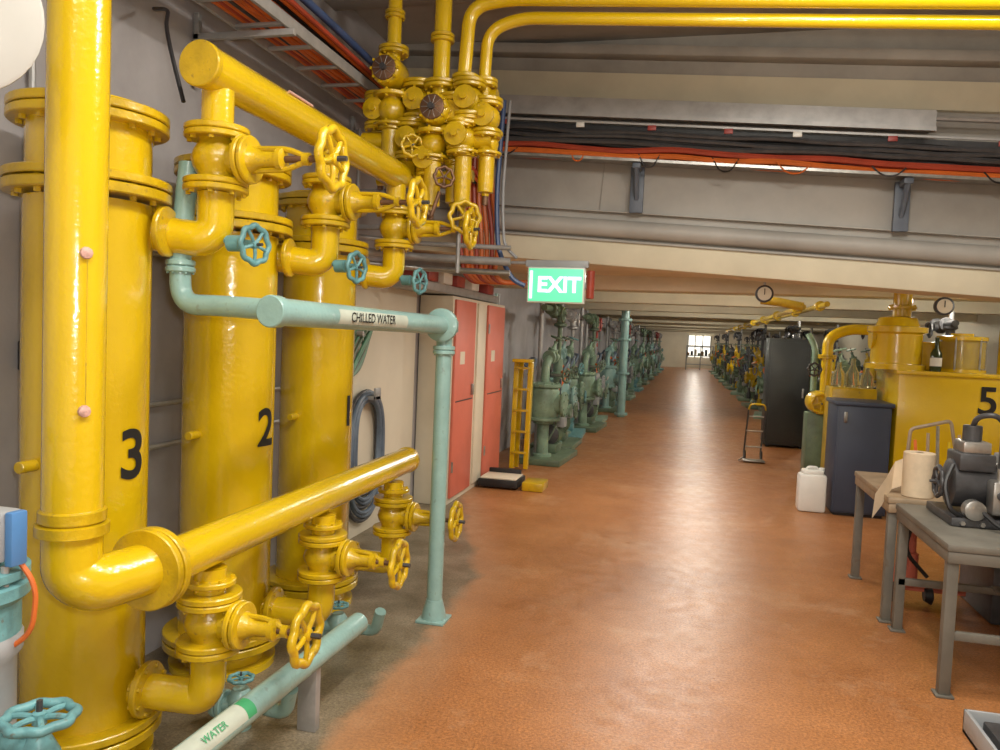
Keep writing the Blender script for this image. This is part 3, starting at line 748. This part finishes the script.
for q in range(6): m.cyl((bx+.22+.06*q,by+.05,bz+.24),(bx+.22+.06*q,by+.05,bz+.30),.014,STEEL,seg=10)
m.wheel((bx-.01,by+.22,bz+.19),(-1,0,0),.075,DARK)
m.tube([(bx+.1,by+.02,bz+.12),(bx+.2,by-.08,bz+.02),(bx+.35,by-.08,bz+.02),(bx+.4,by,bz+.12)],.012,BLACK,.05,8)
m.tube([(bx+.02,by+.1,bz+.3),(bx-.03,by+.05,bz+.2),(bx-.01,by,bz+.08),(bx+.05,by+.02,bz+.05)],.012,BLACK,.05,8)
m.lathe((bx+.10,by+.04,bz+.09),(0,-1,0),[(0,.05),(.06,.05),(.065,.04)],STEEL,20)
for q in range(6): m.cyl((bx+.05+.09*q,by-.0,bz+.02),(bx+.05+.09*q,by-.015,bz+.02),.012,STEEL,seg=6)
m.done()
m=M('parts_box')
m.box((1.80,5.15,.747),(2.15,5.5,.93),CARD,.006); m.box((1.78,5.13,.92),(2.17,5.52,.935),DARK,.004); m.box((1.85,5.2,.935),(2.05,5.4,1.0),GREY,.01)
m.done()
m=M('tool_caddy')
m.box((1.45,5.5,.747),(1.75,5.75,.84),WOOD,.006)
for q in range(5):
    m.tube([(1.48+.06*q,5.6,.80),(1.46+.065*q+.01*(q%2),5.62,1.02+.05*(q%3))],.010,(ORNG,WOOD,STEEL,YELD,CARD)[q],0,8)
m.tube([(1.44,5.72,.82),(1.46,5.74,1.08),(1.70,5.74,1.15),(1.76,5.72,.82)],.012,WOOD,.03,8)
m.done()
m=M('bench_tool_tray')
m.box((1.52,4.0,.727),(1.85,4.2,.74),STEEL,.004); m.box((1.52,4.0,.74),(1.53,4.2,.78),STEEL,.002); m.box((1.84,4.0,.74),(1.85,4.2,.78),STEEL,.002)
m.lathe((1.62,4.1,.742),(0,0,1),[(0,.035),(.09,.035),(.1,.02),(.13,.02)],BLACK,18); m.lathe((1.73,4.12,.742),(0,0,1),[(0,.03),(.07,.03),(.075,.025)],STEEL,18)
m.done()
m=M('red_pallet_jack')
m.box((1.32,5.35,.10),(1.38,5.40,.62),RED,.006,rot=Matrix.Rotation(.1,3,'Y'),piv=(1.35,5.37,.1)); m.box((1.40,5.38,.08),(1.75,5.5,.13),RED,.006)
m.lathe((1.32,5.38,.075),(1,0,0),[(0,.05),(.005,.07),(.045,.07),(.05,.05)],BLACK,24); m.lathe((1.51,5.38,.065),(1,0,0),[(0,.04),(.04,.06),(.05,.04)],BLACK,20)
m.lathe((1.42,5.4,.12),(0,0,1),[(0,.05),(.2,.05),(.21,.035),(.4,.03)],RED,18)
m.tube([(1.5,5.3,.2),(1.36,5.3,.35),(1.4,5.3,.55)],.012,BLACK,.08,8)
m.done()
m=M('storage_crate'); m.box((1.80,5.12,0),(2.35,5.7,.42),DARK,.02); m.box((1.78,5.1,.38),(2.37,5.72,.44),GREY,.01); m.done()
m=M('steel_floor_tray')
m.box((1.20,3.05,.0),(1.62,3.62,.02),GREY,.004)
for lo,hi in (((1.20,3.05,0),(1.215,3.62,.1)),((1.605,3.05,0),(1.62,3.62,.1)),((1.20,3.605,0),(1.62,3.62,.1)),((1.20,3.05,0),(1.62,3.065,.1))): m.box(lo,hi,GREY,.004)
m.box((1.25,3.12,.02),(1.55,3.55,.09),DARK,.01)
m.done()

# ------------------------------------------------------------ lights
def area(name,loc,size,power,rot=(0,0,0),col=(1,.94,.84),sy=None):
    l=bpy.data.lights.new(name,'AREA'); l.energy=power; l.color=col; l.size=size
    if sy: l.shape='RECTANGLE'; l.size_y=sy
    o=bpy.data.objects.new(name,l); bpy.context.collection.objects.link(o); o.location=loc; o.rotation_euler=rot; return o
def point(name,loc,power,r=.05,col=(1,.95,.84)):
    l=bpy.data.lights.new(name,'POINT'); l.energy=power; l.color=col; l.shadow_soft_size=r
    o=bpy.data.objects.new(name,l); bpy.context.collection.objects.link(o); o.location=loc; return o
area('overhead_light',(.2,1.6,3.66),.3,110,sy=2.4)
area('overhead_light',(1.2,3.6,3.66),1.6,45,sy=.3)
area('overhead_light',(-.6,.2,3.6),.5,50,sy=1.5)
point('overhead_fill',(.8,2.9,3.35),60,.12)  # out-of-view fill added to lift the dark ceiling and bulkhead top
area('cabinet_fill',(-.3,7.3,2.26),.2,40,sy=1.4)  # added fill without a fixture, brightens the red cabinet doors
point('bay_fill',(3.3,7.2,2.2),22,.1)  # second added fill, brightens the right side beyond the bulkhead
for i,t in enumerate(BE):
    if i%2==0 or i<3: point('corridor_fill',(.2,t+.75,2.24),60 if i<6 else 75,.05)  # added fills tucked between beams, brighten the far ceiling and corridor
for t in (10.2,16.4,26): point('bay_fill',(2.9,t,2.24),40,.05)  # more added fills between beams, over the right-hand stations
point('camera_flash',(.08,-.02,1.72),90,.05,(1,.97,.91))
w=bpy.data.worlds.new('world'); sc.world=w; w.use_nodes=True
w.node_tree.nodes['Background'].inputs[0].default_value=(.9,.92,1,1); w.node_tree.nodes['Background'].inputs[1].default_value=.3

# ------------------------------------------------------------ camera
R = Matrix.Rotation(math.radians(13.7),3,'Z')@Matrix.Rotation(math.radians(87.0),3,'X')@Matrix.Rotation(0.042,3,'Z')
cd=bpy.data.cameras.new('camera'); cd.sensor_width=36; cd.lens=36*.78; cd.clip_start=.05; cd.clip_end=200
co=bpy.data.objects.new('camera',cd); bpy.context.collection.objects.link(co)
co.matrix_world=Matrix.Translation((0,0,1.6))@R.to_4x4(); sc.camera=co
